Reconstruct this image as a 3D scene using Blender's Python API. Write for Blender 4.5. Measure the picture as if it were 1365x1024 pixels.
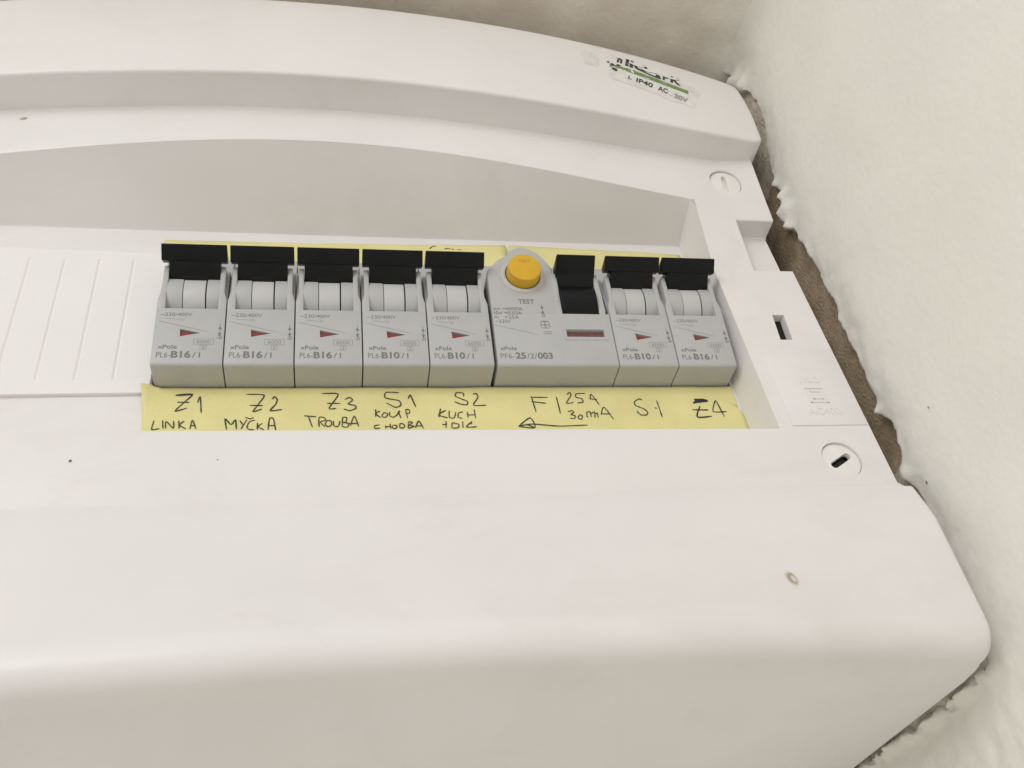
import bpy, bmesh, math, random
from mathutils import Vector, Matrix, noise
from mathutils.bvhtree import BVHTree

random.seed(7)
S = bpy.context.scene
S.render.engine = 'CYCLES'
COL = S.collection
for o in list(bpy.data.objects):
    bpy.data.objects.remove(o)

# All shapes are written in millimetres as (u right, v up, w out of the wall); W() turns them into metres.
K = 0.001
def W(u, v, w):
    return Vector((u * K, -w * K, v * K))

# ---------------------------------------------------------------- camera, world, lights, exposure
cam_d = bpy.data.cameras.new('camera')
cam = bpy.data.objects.new('camera', cam_d)
COL.objects.link(cam)
def cam_rot(a, b, c):
    Rx = Matrix(((1, 0, 0), (0, math.cos(a), -math.sin(a)), (0, math.sin(a), math.cos(a))))
    Ry = Matrix(((math.cos(b), 0, math.sin(b)), (0, 1, 0), (-math.sin(b), 0, math.cos(b))))
    Rz = Matrix(((math.cos(c), -math.sin(c), 0), (math.sin(c), math.cos(c), 0), (0, 0, 1)))
    B = Matrix(((1, 0, 0), (0, 0, -1), (0, 1, 0)))
    D = Matrix(((1, 0, 0), (0, -1, 0), (0, 0, -1)))
    return (D @ Rz @ Rx @ Ry @ B).transposed()
cam.matrix_world = Matrix.Translation(W(43.772, -157.190, 183.038)) @ cam_rot(-0.695505, -0.265453, -0.174474).to_4x4()
cam_d.sensor_width = 36
cam_d.lens = 36 * 1187.25 / 1365
cam_d.clip_start = 0.005
cam_d.clip_end = 20
S.camera = cam

world = bpy.data.worlds.new('World')
S.world = world
world.use_nodes = True
wb = world.node_tree.nodes['Background']
# pale room: bright upper half, darker floor half
wn = world.node_tree
w_tc = wn.nodes.new('ShaderNodeTexCoord')
w_sx = wn.nodes.new('ShaderNodeSeparateXYZ')
w_mr = wn.nodes.new('ShaderNodeMapRange')
w_mr.inputs['From Min'].default_value = -0.7
w_mr.inputs['From Max'].default_value = 0.7
w_cr = wn.nodes.new('ShaderNodeValToRGB')
w_cr.color_ramp.elements[0].color = (0.75, 0.715, 0.66, 1)
w_cr.color_ramp.elements[1].color = (1.0, 0.995, 0.985, 1)
wn.links.new(w_tc.outputs['Generated'], w_sx.inputs[0])
wn.links.new(w_sx.outputs['Z'], w_mr.inputs['Value'])
wn.links.new(w_mr.outputs['Result'], w_cr.inputs['Fac'])
wn.links.new(w_cr.outputs['Color'], wb.inputs[0])
wb.inputs[1].default_value = 0.77

def area(name, pos, target, size, power, color):
    l = bpy.data.lights.new(name, 'AREA')
    l.shape = 'DISK'
    l.size = size
    l.energy = power
    l.color = color
    o = bpy.data.objects.new(name, l)
    COL.objects.link(o)
    o.location = W(*pos)
    o.rotation_euler = (W(*target) - W(*pos)).to_track_quat('-Z', 'Y').to_euler()
    return o
area('room_lamp', (-760, 240, 1280), (40, 30, 0), 0.75, 8.9, (1.0, 0.997, 0.99))

S.cycles.pixel_filter_width = 1.9
S.view_settings.view_transform = 'Standard'
S.view_settings.look = 'None'
S.view_settings.exposure = -0.03
S.view_settings.gamma = 1.0
S.view_settings.use_curve_mapping = False

# ---------------------------------------------------------------- materials
def mat(name, col, rough=0.5, var=0.05, scale=60, bump=0.0, bscale=900, spec=0.4, col2=None, detail=4, thresh=None):
    m = bpy.data.materials.new(name)
    m.use_nodes = True
    nt = m.node_tree
    b = nt.nodes['Principled BSDF']
    b.inputs['Roughness'].default_value = rough
    b.inputs['Specular IOR Level'].default_value = spec
    tc = nt.nodes.new('ShaderNodeTexCoord')
    n = nt.nodes.new('ShaderNodeTexNoise')
    n.inputs['Scale'].default_value = scale
    n.inputs['Detail'].default_value = detail
    nt.links.new(tc.outputs['Object'], n.inputs['Vector'])
    r = nt.nodes.new('ShaderNodeValToRGB')
    lo, hi = thresh or (0.3, 0.7)
    r.color_ramp.elements[0].position = lo
    r.color_ramp.elements[1].position = hi
    c2 = col2 or tuple(max(0, c * (1 - var)) for c in col)
    r.color_ramp.elements[0].color = (*c2, 1)
    r.color_ramp.elements[1].color = (*col, 1)
    nt.links.new(n.outputs['Fac'], r.inputs['Fac'])
    nt.links.new(r.outputs['Color'], b.inputs['Base Color'])
    if bump:
        n2 = nt.nodes.new('ShaderNodeTexNoise')
        n2.inputs['Scale'].default_value = bscale
        n2.inputs['Detail'].default_value = 5
        nt.links.new(tc.outputs['Object'], n2.inputs['Vector'])
        bp = nt.nodes.new('ShaderNodeBump')
        bp.inputs['Strength'].default_value = bump
        bp.inputs['Distance'].default_value = 0.0006
        nt.links.new(n2.outputs['Fac'], bp.inputs['Height'])
        nt.links.new(bp.outputs['Normal'], b.inputs['Normal'])
    return m
M_WHITE = mat('white_plastic', (0.815, 0.79, 0.777), 0.42, 0.05, 22, 0.05, 2500, 0.35)
def smudge(m, amount, scale, rough_lo, rough_hi):
    nt = m.node_tree
    b = nt.nodes['Principled BSDF']
    src = b.inputs['Base Color'].links[0].from_socket
    tc = nt.nodes.new('ShaderNodeTexCoord')
    mp = nt.nodes.new('ShaderNodeMapping'); mp.inputs['Scale'].default_value = (1.0, 1.0, 1.9)
    n = nt.nodes.new('ShaderNodeTexNoise'); n.inputs['Scale'].default_value = scale; n.inputs['Detail'].default_value = 7; n.inputs['Roughness'].default_value = 0.62; n.inputs['Distortion'].default_value = 0.8
    nt.links.new(tc.outputs['Object'], mp.inputs[0]); nt.links.new(mp.outputs[0], n.inputs['Vector'])
    r = nt.nodes.new('ShaderNodeMapRange'); r.inputs['From Min'].default_value = 0.52; r.inputs['From Max'].default_value = 0.78
    r.inputs['To Min'].default_value = 0.0; r.inputs['To Max'].default_value = amount
    nt.links.new(n.outputs['Fac'], r.inputs['Value'])
    mx = nt.nodes.new('ShaderNodeMix'); mx.data_type = 'RGBA'
    mx.inputs['B'].default_value = (0.50, 0.45, 0.385, 1)
    nt.links.new(r.outputs['Result'], mx.inputs['Factor']); nt.links.new(src, mx.inputs['A'])
    nt.links.new(mx.outputs['Result'], b.inputs['Base Color'])
    r2 = nt.nodes.new('ShaderNodeMapRange'); r2.inputs['From Min'].default_value = 0.35; r2.inputs['From Max'].default_value = 0.65
    r2.inputs['To Min'].default_value = rough_lo; r2.inputs['To Max'].default_value = rough_hi
    nt.links.new(n.outputs['Fac'], r2.inputs['Value']); nt.links.new(r2.outputs['Result'], b.inputs['Roughness'])
smudge(M_WHITE, 0.17, 21, 0.30, 0.46)
M_PLATE = mat('white_blank_plastic', (0.84, 0.82, 0.80), 0.45, 0.03, 40, 0.04, 2500, 0.3)
M_SCREW = mat('white_screw_plastic', (0.84, 0.82, 0.78), 0.4, 0.05, 300, 0, spec=0.4)
M_GREY = mat('grey_plastic', (0.485, 0.483, 0.478), 0.40, 0.05, 120, 0.08, 5000, 0.3)
M_DRUM = mat('light_grey_plastic', (0.55, 0.547, 0.54), 0.38, 0.04, 200, 0.04, 5000, 0.35)
M_BLACK = mat('black_plastic', (0.006, 0.0068, 0.0072), 0.3, 0.3, 300, 0.12, 4000, 0.2)
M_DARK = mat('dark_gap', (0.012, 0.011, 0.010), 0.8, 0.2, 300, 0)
M_RED = mat('red_flag', (0.32, 0.045, 0.035), 0.5, 0.25, 700, 0)
M_DULLRED = mat('dull_red_flag', (0.21, 0.085, 0.075), 0.45, 0.3, 900, 0)
M_YELLOW = mat('yellow_plastic', (0.69, 0.41, 0.025), 0.42, 0.06, 250, 0.1, 4000, 0.35)
M_PAPER = mat('yellow_paper', (0.81, 0.745, 0.355), 0.7, 0.12, 70, 0.15, 1800, 0.15)
M_INK = mat('ink', (0.075, 0.07, 0.07), 0.6, 0.4, 900, 0, spec=0.2)
M_BLUEINK = mat('blue_black_ink', (0.05, 0.045, 0.075), 0.6, 0.4, 900, 0, spec=0.2)
M_PRINT = mat('grey_print', (0.235, 0.235, 0.235), 0.6, 0.3, 3000, 0, spec=0.2)
M_PALEPRINT = mat('pale_grey_print', (0.36, 0.355, 0.35), 0.6, 0.15, 3000, 0, spec=0.2)
M_STBLACK = mat('worn_black_print', (0.035, 0.037, 0.035), 0.5, 0.5, 800, 0, col2=(0.26, 0.27, 0.25), thresh=(0.30, 0.42))
M_STGREEN = mat('worn_green_print', (0.16, 0.27, 0.085), 0.45, 0.3, 500, 0, col2=(0.34, 0.42, 0.26), thresh=(0.32, 0.5))
M_FILM = mat('old_label_film', (0.815, 0.795, 0.775), 0.16, 0.16, 260, 0.3, 700, 0.6)
M_STAIN = mat('brown_stain', (0.50, 0.42, 0.33), 0.6, 0.3, 1500, 0)
M_STAIN_EDGE = mat('pale_brown_stain', (0.69, 0.645, 0.59), 0.5, 0.15, 900, 0)
M_SPECK = mat('dark_speck', (0.20, 0.185, 0.17), 0.7, 0.3, 1500, 0)
M_WALL = mat('white_plaster', (0.86, 0.84, 0.775), 0.8, 0.05, 26, 0.36, 420, 0.2)
M_RAW = mat('raw_mortar', (0.50, 0.40, 0.29), 0.95, 0.3, 160, 1.0, 1100, 0.1, col2=(0.33, 0.255, 0.185))
M_FILL = mat('grey_filler', (0.74, 0.69, 0.60), 0.95, 0.3, 200, 1.0, 900, 0.1, col2=(0.56, 0.505, 0.43))
M_CEIL = mat('grey_plaster_ceiling', (0.88, 0.82, 0.73), 0.95, 0.3, 26, 0.5, 500, 0.1, col2=(0.66, 0.59, 0.50))

# whitewash slopped from the side wall over the edge of the ceiling
nt = M_CEIL.node_tree
b_ = nt.nodes['Principled BSDF']
src_ = b_.inputs['Base Color'].links[0].from_socket
tc_ = nt.nodes.new('ShaderNodeTexCoord'); sx_ = nt.nodes.new('ShaderNodeSeparateXYZ'); nz_ = nt.nodes.new('ShaderNodeTexNoise')
nz_.inputs['Scale'].default_value = 70; nz_.inputs['Detail'].default_value = 6
ma_ = nt.nodes.new('ShaderNodeMath'); ma_.operation = 'MULTIPLY_ADD'; ma_.inputs[1].default_value = 0.06
mr_ = nt.nodes.new('ShaderNodeMapRange'); mr_.inputs['From Min'].default_value = 0.190; mr_.inputs['From Max'].default_value = 0.232
mx_ = nt.nodes.new('ShaderNodeMix'); mx_.data_type = 'RGBA'; mx_.inputs['B'].default_value = (0.92, 0.885, 0.81, 1)
nt.links.new(tc_.outputs['Object'], sx_.inputs[0]); nt.links.new(tc_.outputs['Object'], nz_.inputs['Vector'])
nt.links.new(nz_.outputs['Fac'], ma_.inputs[0]); nt.links.new(sx_.outputs['X'], ma_.inputs[2])
nt.links.new(ma_.outputs[0], mr_.inputs['Value']); nt.links.new(mr_.outputs['Result'], mx_.inputs['Factor'])
nt.links.new(src_, mx_.inputs['A']); nt.links.new(mx_.outputs['Result'], b_.inputs['Base Color'])

# ---------------------------------------------------------------- helpers
def mesh_obj(name, bm, m, parent=None, smooth=True, angle=30, link=True):
    me = bpy.data.meshes.new(name)
    bmesh.ops.recalc_face_normals(bm, faces=bm.faces)
    bm.to_mesh(me)
    bm.free()
    me.materials.append(m)
    if smooth:
        me.shade_smooth()
        me.set_sharp_from_angle(angle=math.radians(angle))
    o = bpy.data.objects.new(name, me)
    if link:
        COL.objects.link(o)
    if parent:
        o.parent = parent
    return o
def tag(o, label=None, cat=None, group=None, kind=None):
    if label: o['label'] = label
    if cat: o['category'] = cat
    if group: o['group'] = group
    if kind: o['kind'] = kind
    return o
def empty(name, pos):
    o = bpy.data.objects.new(name, None)
    o.empty_display_size = 0.01
    COL.objects.link(o)
    o.location = W(*pos)
    return o
def prism(bm, poly, u0, u1, bevel=0.0, seg=2):
    """side profile poly [(v,w)] extruded from u0 to u1"""
    t = bmesh.new()
    a = [t.verts.new(W(u0, v, w)) for v, w in poly]
    b = [t.verts.new(W(u1, v, w)) for v, w in poly]
    t.faces.new(a); t.faces.new(b[::-1])
    n = len(poly)
    for i in range(n):
        t.faces.new((a[i], b[i], b[(i + 1) % n], a[(i + 1) % n]))
    merge(bm, t, bevel, seg)
def slab(bm, poly, wf, wb, bevel=0.0, seg=2):
    """front outline poly [(u,v)] with front depth wf(u,v) and back depth wb"""
    t = bmesh.new()
    f = wf if callable(wf) else (lambda u, v: wf)
    g = wb if callable(wb) else (lambda u, v: wb)
    a = [t.verts.new(W(u, v, f(u, v))) for u, v in poly]
    b = [t.verts.new(W(u, v, g(u, v))) for u, v in poly]
    t.faces.new(a); t.faces.new(b[::-1])
    n = len(poly)
    for i in range(n):
        t.faces.new((a[i], b[i], b[(i + 1) % n], a[(i + 1) % n]))
    merge(bm, t, bevel, seg)
def merge(bm, t, bevel=0.0, seg=2):
    bmesh.ops.recalc_face_normals(t, faces=t.faces)
    if bevel:
        bmesh.ops.bevel(t, geom=list(t.edges), offset=bevel * K, segments=seg, profile=0.5, affect='EDGES', clamp_overlap=True)
    me = bpy.data.meshes.new('tmp')
    t.to_mesh(me); t.free()
    bm.from_mesh(me)
    bpy.data.meshes.remove(me)
def cyl(bm, c, axis, r, h0, h1, n=48, bevel=0.0, arc=None):
    """cylinder about centre c (u,v,w) along axis (u,v,w) from h0 to h1"""
    t = bmesh.new()
    ax = Vector((axis[0], -axis[2], axis[1])).normalized()
    ref = Vector((1, 0, 0)) if abs(ax.x) < 0.9 else Vector((0, 0, 1))
    e1 = (ref - ax * ref.dot(ax)).normalized(); e2 = ax.cross(e1)
    C = W(*c)
    ra, rb = (r if isinstance(r, tuple) else (r, r))
    a = []; b = []
    for i in range(n):
        th = 2 * math.pi * i / n
        d = e1 * math.cos(th) + e2 * math.sin(th)
        a.append(t.verts.new(C + d * ra * K + ax * h0 * K))
        b.append(t.verts.new(C + d * rb * K + ax * h1 * K))
    t.faces.new(a); t.faces.new(b[::-1])
    for i in range(n):
        t.faces.new((a[i], b[i], b[(i + 1) % n], a[(i + 1) % n]))
    bmesh.ops.recalc_face_normals(t, faces=t.faces)
    if bevel:
        caps = [e for e in t.edges if any(len(f.verts) > 4 for f in e.link_faces)]
        bmesh.ops.bevel(t, geom=caps, offset=bevel * K, segments=3, profile=0.5, affect='EDGES')
    merge(bm, t)
def boolean(o, cutter_bm, op='DIFFERENCE', angle=30):
    c = mesh_obj('cutter', cutter_bm, M_WHITE, smooth=False)
    md = o.modifiers.new('b', 'BOOLEAN')
    md.object = c; md.operation = op; md.solver = 'EXACT'
    md.use_self = True
    dg = bpy.context.evaluated_depsgraph_get()
    me = bpy.data.meshes.new_from_object(o.evaluated_get(dg))
    o.modifiers.clear()
    old = o.data
    o.data = me
    me.name = o.name
    bpy.data.meshes.remove(old)
    cm = c.data
    bpy.data.objects.remove(c)
    bpy.data.meshes.remove(cm)
    me.materials.clear()
    return o
def reshade(o, m, angle=30):
    me = o.data
    me.materials.clear(); me.materials.append(m)
    for p in me.polygons: p.material_index = 0
    me.shade_smooth()
    me.set_sharp_from_angle(angle=math.radians(angle))
def text_geo(txt, size, bold=0.0, squeeze=1.0, depth=0.0):
    """list of verts (x,y,z mm) and faces of a text, cap height = size, left bottom at 0,0; size in mm"""
    c = bpy.data.curves.new('t', 'FONT')
    c.body = txt; c.size = 1.0; c.offset = bold; c.extrude = depth
    c.resolution_u = 4
    o = bpy.data.objects.new('t', c)
    COL.objects.link(o)
    dg = bpy.context.evaluated_depsgraph_get()
    dg.update()
    me = bpy.data.meshes.new_from_object(o.evaluated_get(dg))
    f = size / 0.73
    vs = [(v.co.x * f * squeeze, v.co.y * f, v.co.z * f) for v in me.vertices]
    fs = [tuple(p.vertices) for p in me.polygons]
    bpy.data.objects.remove(o); bpy.data.curves.remove(c); bpy.data.meshes.remove(me)
    return vs, fs
def put_text(bm, txt, size, at, wf, width=None, bold=0.0, lift=0.03, shear=0.0, updir=None, thick=0.0):
    """writes txt with its left baseline at (u,v); wf(u,v) = depth of the surface; updir = unit (du,dv) of baseline"""
    vs, fs = text_geo(txt, size, bold, 1.0, 0.5 * thick / size * 0.73 if thick else 0.0)
    x1 = max(v[0] for v in vs); x0 = min(v[0] for v in vs)
    k = width / (x1 - x0) if width else 1.0
    bx, by = updir or (1, 0)
    out = []
    for x, y, z in vs:
        x = (x - x0) * k + y * shear
        u = at[0] + x * bx - y * by; v = at[1] + x * by + y * bx
        out.append(bm.verts.new(W(u, v, wf(u, v) + lift + z)))
    for f in fs:
        try: bm.faces.new([out[i] for i in f])
        except ValueError: pass
def stroke(bm, pts, wf, width=0.3, lift=0.03, jitter=0.0, sub=5, taper=True):
    """flat pen stroke following pts [(u,v)] smoothed by Catmull-Rom"""
    P = [Vector((p[0], p[1])) for p in pts]
    path = []
    n = len(P)
    for i in range(n - 1):
        p0 = P[max(i - 1, 0)]; p1 = P[i]; p2 = P[i + 1]; p3 = P[min(i + 2, n - 1)]
        for s in range(sub):
            t = s / sub
            q = 0.5 * ((2 * p1) + (p2 - p0) * t + (2 * p0 - 5 * p1 + 4 * p2 - p3) * t * t + (3 * p1 - p0 - 3 * p2 + p3) * t ** 3)
            path.append(p1.lerp(p2, t).lerp(q, 0.7))
    path.append(P[-1])
    L = []; R = []
    for i, p in enumerate(path):
        d = (path[min(i + 1, len(path) - 1)] - path[max(i - 1, 0)])
        if d.length < 1e-6: d = Vector((1, 0))
        d.normalize(); nrm = Vector((-d.y, d.x))
        w = width * 0.5 * (1 + jitter * (random.random() - 0.5))
        if taper and i in (0, len(path) - 1): w *= 0.55
        a = p + nrm * w; b = p - nrm * w
        L.append(bm.verts.new(W(a.x, a.y, wf(a.x, a.y) + lift)))
        R.append(bm.verts.new(W(b.x, b.y, wf(b.x, b.y) + lift)))
    for i in range(len(path) - 1):
        bm.faces.new((L[i], L[i + 1], R[i + 1], R[i]))
def blob(bm, c, r, wf, lift, sx=1, sy=1, n=18, seed=0, rough=0.25):
    vs = []
    for i in range(n):
        th = 2 * math.pi * i / n
        k = 1 + rough * noise.noise(Vector((math.cos(th) * 1.3 + seed * 7.1, math.sin(th) * 1.3, seed)))
        u = c[0] + r * sx * k * math.cos(th); v = c[1] + r * sy * k * math.sin(th)
        vs.append(bm.verts.new(W(u, v, wf(u, v) + lift)))
    m = bm.verts.new(W(c[0], c[1], wf(c[0], c[1]) + lift))
    for i in range(n):
        bm.faces.new((m, vs[i], vs[(i + 1) % n]))

# ---------------------------------------------------------------- the setting: side wall, raw mortar behind its broken edge, ceiling, back wall
UW, VC = 197.0, 149.0
EDGE = [(175, 10), (156, 12), (150, 14), (144.0, 17.1), (138.1, 19.0), (124.8, 22.6), (112.2, 22.8), (104.8, 20.2), (99.6, 16.2), (91.3, 12.2), (83.5, 10.8), (75.7, 12.1), (67.8, 9.6), (64.4, 8.6), (53.0, 9.2), (45.2, 9.0), (30.8, 8.4), (27.3, 9.5), (18.1, 7.9), (7.2, 8.4), (-1.1, 8.3), (-7.5, 6.3), (-14.7, 5.6), (-21.3, 7.9), (-28.9, 7.5), (-34.0, 4.1), (-37.8, 4.0), (-46, 5), (-60, 3), (-75, 2), (-83, 0), (-86, -1), (-95, -1)]
# lumps of plaster pushed out along the broken edge: (v, spread, w, spread, height)
LUMPS = [(69.5, 3.2, 9.5, 4.0, 3.6), (75.5, 1.8, 12.5, 2.6, 2.0), (63.8, 1.5, 8.0, 2.4, 1.8), (83.5, 1.2, 11.0, 1.8, 1.5), (131, 4.0, 20.5, 4.0, 3.0), (138.5, 3.0, 18.5, 4.0, 3.6), (-35.5, 2.4, 4.5, 2.6, 1.7), (-14.5, 1.3, 5.5, 1.6, 0.9), (20, 1.3, 8.5, 1.6, 0.7)]
def w_edge(v):
    return w_line(v) - sum(0.75 * amp * math.exp(-((v - v0) / rv) ** 2) for v0, rv, w0, rw, amp in LUMPS)
def w_line(v):
    if v >= EDGE[0][0]: return EDGE[0][1]
    for (a, wa), (b, wb_) in zip(EDGE, EDGE[1:]):
        if v >= b: return wb_ + (wa - wb_) * (v - b) / (a - b)
    return EDGE[-1][1]
def fbm(x, y, z, o=4):
    s = 0; a = 1
    for i in range(o):
        s += a * noise.noise(Vector((x, y, z))); a *= 0.5; x *= 2.03; y *= 2.03; z *= 2.03
    return s
bm = bmesh.new()
vrow = []
v = 149.0
while v > -110: vrow.append(v); v -= 0.9
while v > -600: vrow.append(v); v -= max(2, (-110 - v) * 0.12 + 2)
srow = [-2.0, 0, 0.25, 0.6, 1.1, 1.8, 2.6, 3.6, 4.8, 6.2, 8, 10, 12.5, 15, 18, 21, 24.5, 28, 32, 36, 41, 46, 52, 58, 65, 72, 80, 90, 100, 112, 126, 142, 160, 180, 205, 235, 270, 320, 400, 500, 650]
def wall_point(v, w, near):
    bul = 0.0
    for (v0, rv, w0, rw, amp) in LUMPS:
        g = math.exp(-((v - v0) / rv) ** 2 - ((w - w0) / rw) ** 2)
        if g > 0.002:
            bul += amp * g * (1 + 0.45 * fbm(v * 0.3, w * 0.3, v0) + 0.12 * fbm(v * 1.1, w * 1.1, v0))
    u = UW + (0.55 + 0.6 * near) * fbm(v * 0.03, w * 0.045, 1.7) + (0.12 + 0.28 * near) * fbm(v * 0.22, w * 0.22, 4.2) - bul
    # plaster pressed against the foot of the box
    foot = math.exp(-((v + 89.4) / 1.5) ** 2) * max(0.0, min(1.0, (8 - w) / 14))
    u -= foot * (2.4 + 2.6 * fbm(v * 0.25, w * 0.16, 2.9) + 0.9 * fbm(v * 0.7, w * 0.5, 7.9))
    return u
def near_of(v, w, e): return math.exp(-max(0, w - max(e, -1.0)) / 9)
grid = []
for v in vrow:
    row = []
    lf = max(0.0, min(1.0, (v + 88.5) / 3.0))
    e = w_edge(v) + lf * (1.1 * fbm(v * 0.16, 3.3, 0) + 0.4 * fbm(v * 0.6, 9.1, 0))
    for s in srow:
        w = e * math.exp(-max(0.0, s) / 30) + s
        k = max(0.0, min(1.0, s / 1.6))
        lip = 3.4 * (1 - math.sqrt(max(0, 1 - (1 - k) ** 2)))
        if s < 0: lip = 4.6
        near = near_of(v, w, e)
        u = wall_point(v, w, near) + lip * lf
        # rounded, badly trowelled fillet up to the ceiling
        fil = max(0.0, v - 139) / 10.0
        u -= 2.4 * fil ** 2.2 * (1 + 0.6 * fbm(w * 0.09, 0.3, 8.8)) * min(1, max(0, s) / 3)
        w += 0.25 * fbm(v * 0.3, w * 0.3, 6.5) * near * lf
        row.append(bm.verts.new(W(u, v, w)))
    grid.append(row)
for a, b in zip(grid, grid[1:]):
    for i in range(len(srow) - 1):
        bm.faces.new((a[i], a[i + 1], b[i + 1], b[i]))
# the wall below the box runs on to the back wall; its upper edge is broken off along the box
grid = []
v = -86.6
vlow = []
while v > -110: vlow.append(v); v -= 0.45 if v > -94 else 1.2
while v > -600: vlow.append(v); v -= max(2, (-110 - v) * 0.12 + 2)
for i, v in enumerate(vlow):
    row = []
    for j in range(81):
        w = -82 + j * 1.02
        k = min(1.0, (-86.6 - v) / 1.2)
        lip = 3.4 * (1 - math.sqrt(max(0, 1 - (1 - k) ** 2)))
        u = wall_point(v, w, near_of(v, w, -1.0)) + lip
        fade = max(0.0, min(1.0, (1 - w) / 5))
        vo = v + 1.6 * fade * math.exp(-((v + 87.5) / 3) ** 2) * (fbm(w * 0.22, 1.1, 4.4) + 0.3 * fbm(w * 0.9, 3.1, 4.4))
        row.append(bm.verts.new(W(u, vo, w)))
    grid.append(row)
for a, b in zip(grid, grid[1:]):
    for i in range(80):
        bm.faces.new((a[i], a[i + 1], b[i + 1], b[i]))
side_wall = mesh_obj('side_wall', bm, M_WALL, angle=80)
tag(side_wall, kind='structure')

bm = bmesh.new()
grid = []
for i in range(90):
    v = 149 - i * 2.75
    row = []
    for j in range(34):
        w = -80 + j * 3.3
        w = min(w, w_edge(v) + 1.5)
        u = UW + 3.2 + 0.9 * fbm(v * 0.07, w * 0.07, 2.2) + 0.5 * fbm(v * 0.3, w * 0.3, 5.2)
        if v < -25: u -= 0.9 * min(1, (-25 - v) / 6)
        row.append(bm.verts.new(W(u, v, w)))
    grid.append(row)
for a, b in zip(grid, grid[1:]):
    for j in range(33):
        try: bm.faces.new((a[j], a[j + 1], b[j + 1], b[j]))
        except ValueError: pass
raw = mesh_obj('mortar_recess', bm, M_RAW, angle=80)
tag(raw, kind='structure')

bm = bmesh.new()
us = [-700, -500, -350, -250, -180, -130] + [-100 + 3 * i for i in range(102)]
ws = [-82 + 3 * i for i in range(59)]
grid = []
for u in us:
    row = []
    for w in ws:
        v = VC + 0.9 * fbm(u * 0.03, w * 0.03, 0.4) + 0.5 * fbm(u * 0.12, w * 0.12, 7.4) - 2.6 * math.exp(-max(0, 196 - u) / 3.5) * (1 + 0.7 * fbm(w * 0.1, 2.2, 0.6))
        row.append(bm.verts.new(W(u, v, w)))
    # unseen soffit front, added; the ceiling is cut short here to admit light
    for v2 in (VC + 2, VC + 8, VC + 40, VC + 140):
        row.append(bm.verts.new(W(u, v2, ws[-1] + 1.2 + 0.5 * fbm(u * 0.06, v2 * 0.06, 3.4))))
    grid.append(row)
for a, b in zip(grid, grid[1:]):
    for j in range(len(ws) + 3):
        bm.faces.new((a[j], a[j + 1], b[j + 1], b[j]))
ceiling = mesh_obj('ceiling', bm, M_CEIL, angle=80)
tag(ceiling, kind='structure')

bm = bmesh.new()
f = [bm.verts.new(W(u, v, -82)) for u, v in ((-700, -600), (205, -600), (205, 152), (-700, 152))]
bm.faces.new(f)
bw = mesh_obj('back_wall', bm, M_WALL, smooth=False)
tag(bw, kind='structure')

# lumps of plaster squeezed out along the broken edge
# rough filler left in the upper and the lowest part of the gap
for nm, va, vb_, ub, m in (('gap_filler', 143, 88, 197.9, M_FILL), ('gap_filler', -27, -44, 198.4, M_FILL), ('gap_filler', -80, -92, 196.2, M_FILL)):
    bm = bmesh.new(); grid = []
    nr = int((va - vb_) / 0.7) + 1
    for i in range(nr):
        v = va - i * 0.7
        row = []
        fade = max(0.0, 1 - min(va - v, v - vb_) / 5.0)
        for j in range(48):
            w = min(-40 + j * 1.5, w_edge(v) + 1.2) if v > -60 else -81 + j * 1.80
            u = ub + 2.8 * fade + 0.7 * fbm(v * 0.09, w * 0.09, 2.7) + 0.5 * fbm(v * 0.33, w * 0.33, 5.9) + 0.3 * fbm(v * 1.0, w * 1.0, 8.1)
            if v < -60: u += 2.2 * max(0.0, min(1.0, (w + 4) / 6))
            row.append(bm.verts.new(W(u, v, w)))
        grid.append(row)
    for p, q in zip(grid, grid[1:]):
        for j in range(47):
            bm.faces.new((p[j], p[j + 1], q[j + 1], q[j]))
    bmesh.ops.remove_doubles(bm, verts=bm.verts, dist=0.00001)
    tag(mesh_obj(nm, bm, m, angle=80), kind='structure')
bm = bmesh.new()
for (pv, pw, r) in ((-42.3, 10.6, 0.35), (-41.6, 10.9, 0.22), (-28, 24, 0.25)):
    blobv = []
    for i in range(10):
        th = i * math.pi / 5
        blobv.append(bm.verts.new(W(UW - 0.75, pv + r * 1.5 * math.sin(th), pw + r * math.cos(th))))
    bm.faces.new(blobv)
mesh_obj('dark_speck', bm, M_SPECK, side_wall, smooth=False)

# ---------------------------------------------------------------- the distribution box
UC, XE, XM, XO = 41.5, 148.5, 145.2, 117.5     # centre line, half width of the covers, of the middle frame, of the opening
def B2(x): return 90.34 - 6.035e-4 * x * x + 2.308e-8 * x ** 4
def AA(x): return 76.14 - 1.2252e-3 * x * x + 3.6036e-8 * x ** 4
def wB1(x): return 38.1 - 5.546e-4 * x * x - 2.43e-9 * x ** 4
def TT(x): return 135.05 - 4.171e-4 * x * x - 2.504e-9 * x ** 4
def wL(x): return max(13.6, 33.1 - 8.18e-4 * x * x - 3.08e-9 * x ** 4)
def wm(v, x=200.0):
    w = 12.0 if v <= 36 else 12.0 + 0.12 * (v - 36 - 2 * (1 - math.exp(-(v - 36) / 2)))
    g = max(0.0, min(1.0, (v - 40) / 24)); g = g * g * (3 - 2 * g)
    return w + 8.0 * max(0.0, 1 - (x / 130.0) ** 2) * g
def vb(u): return -22.9 - 0.0107 * u
WBACK = -78.0
def fillet(x, X, r):
    d = x - (X - r)
    return r - math.sqrt(max(0.0, r * r - d * d)) if d > 0 else 0.0
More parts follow.
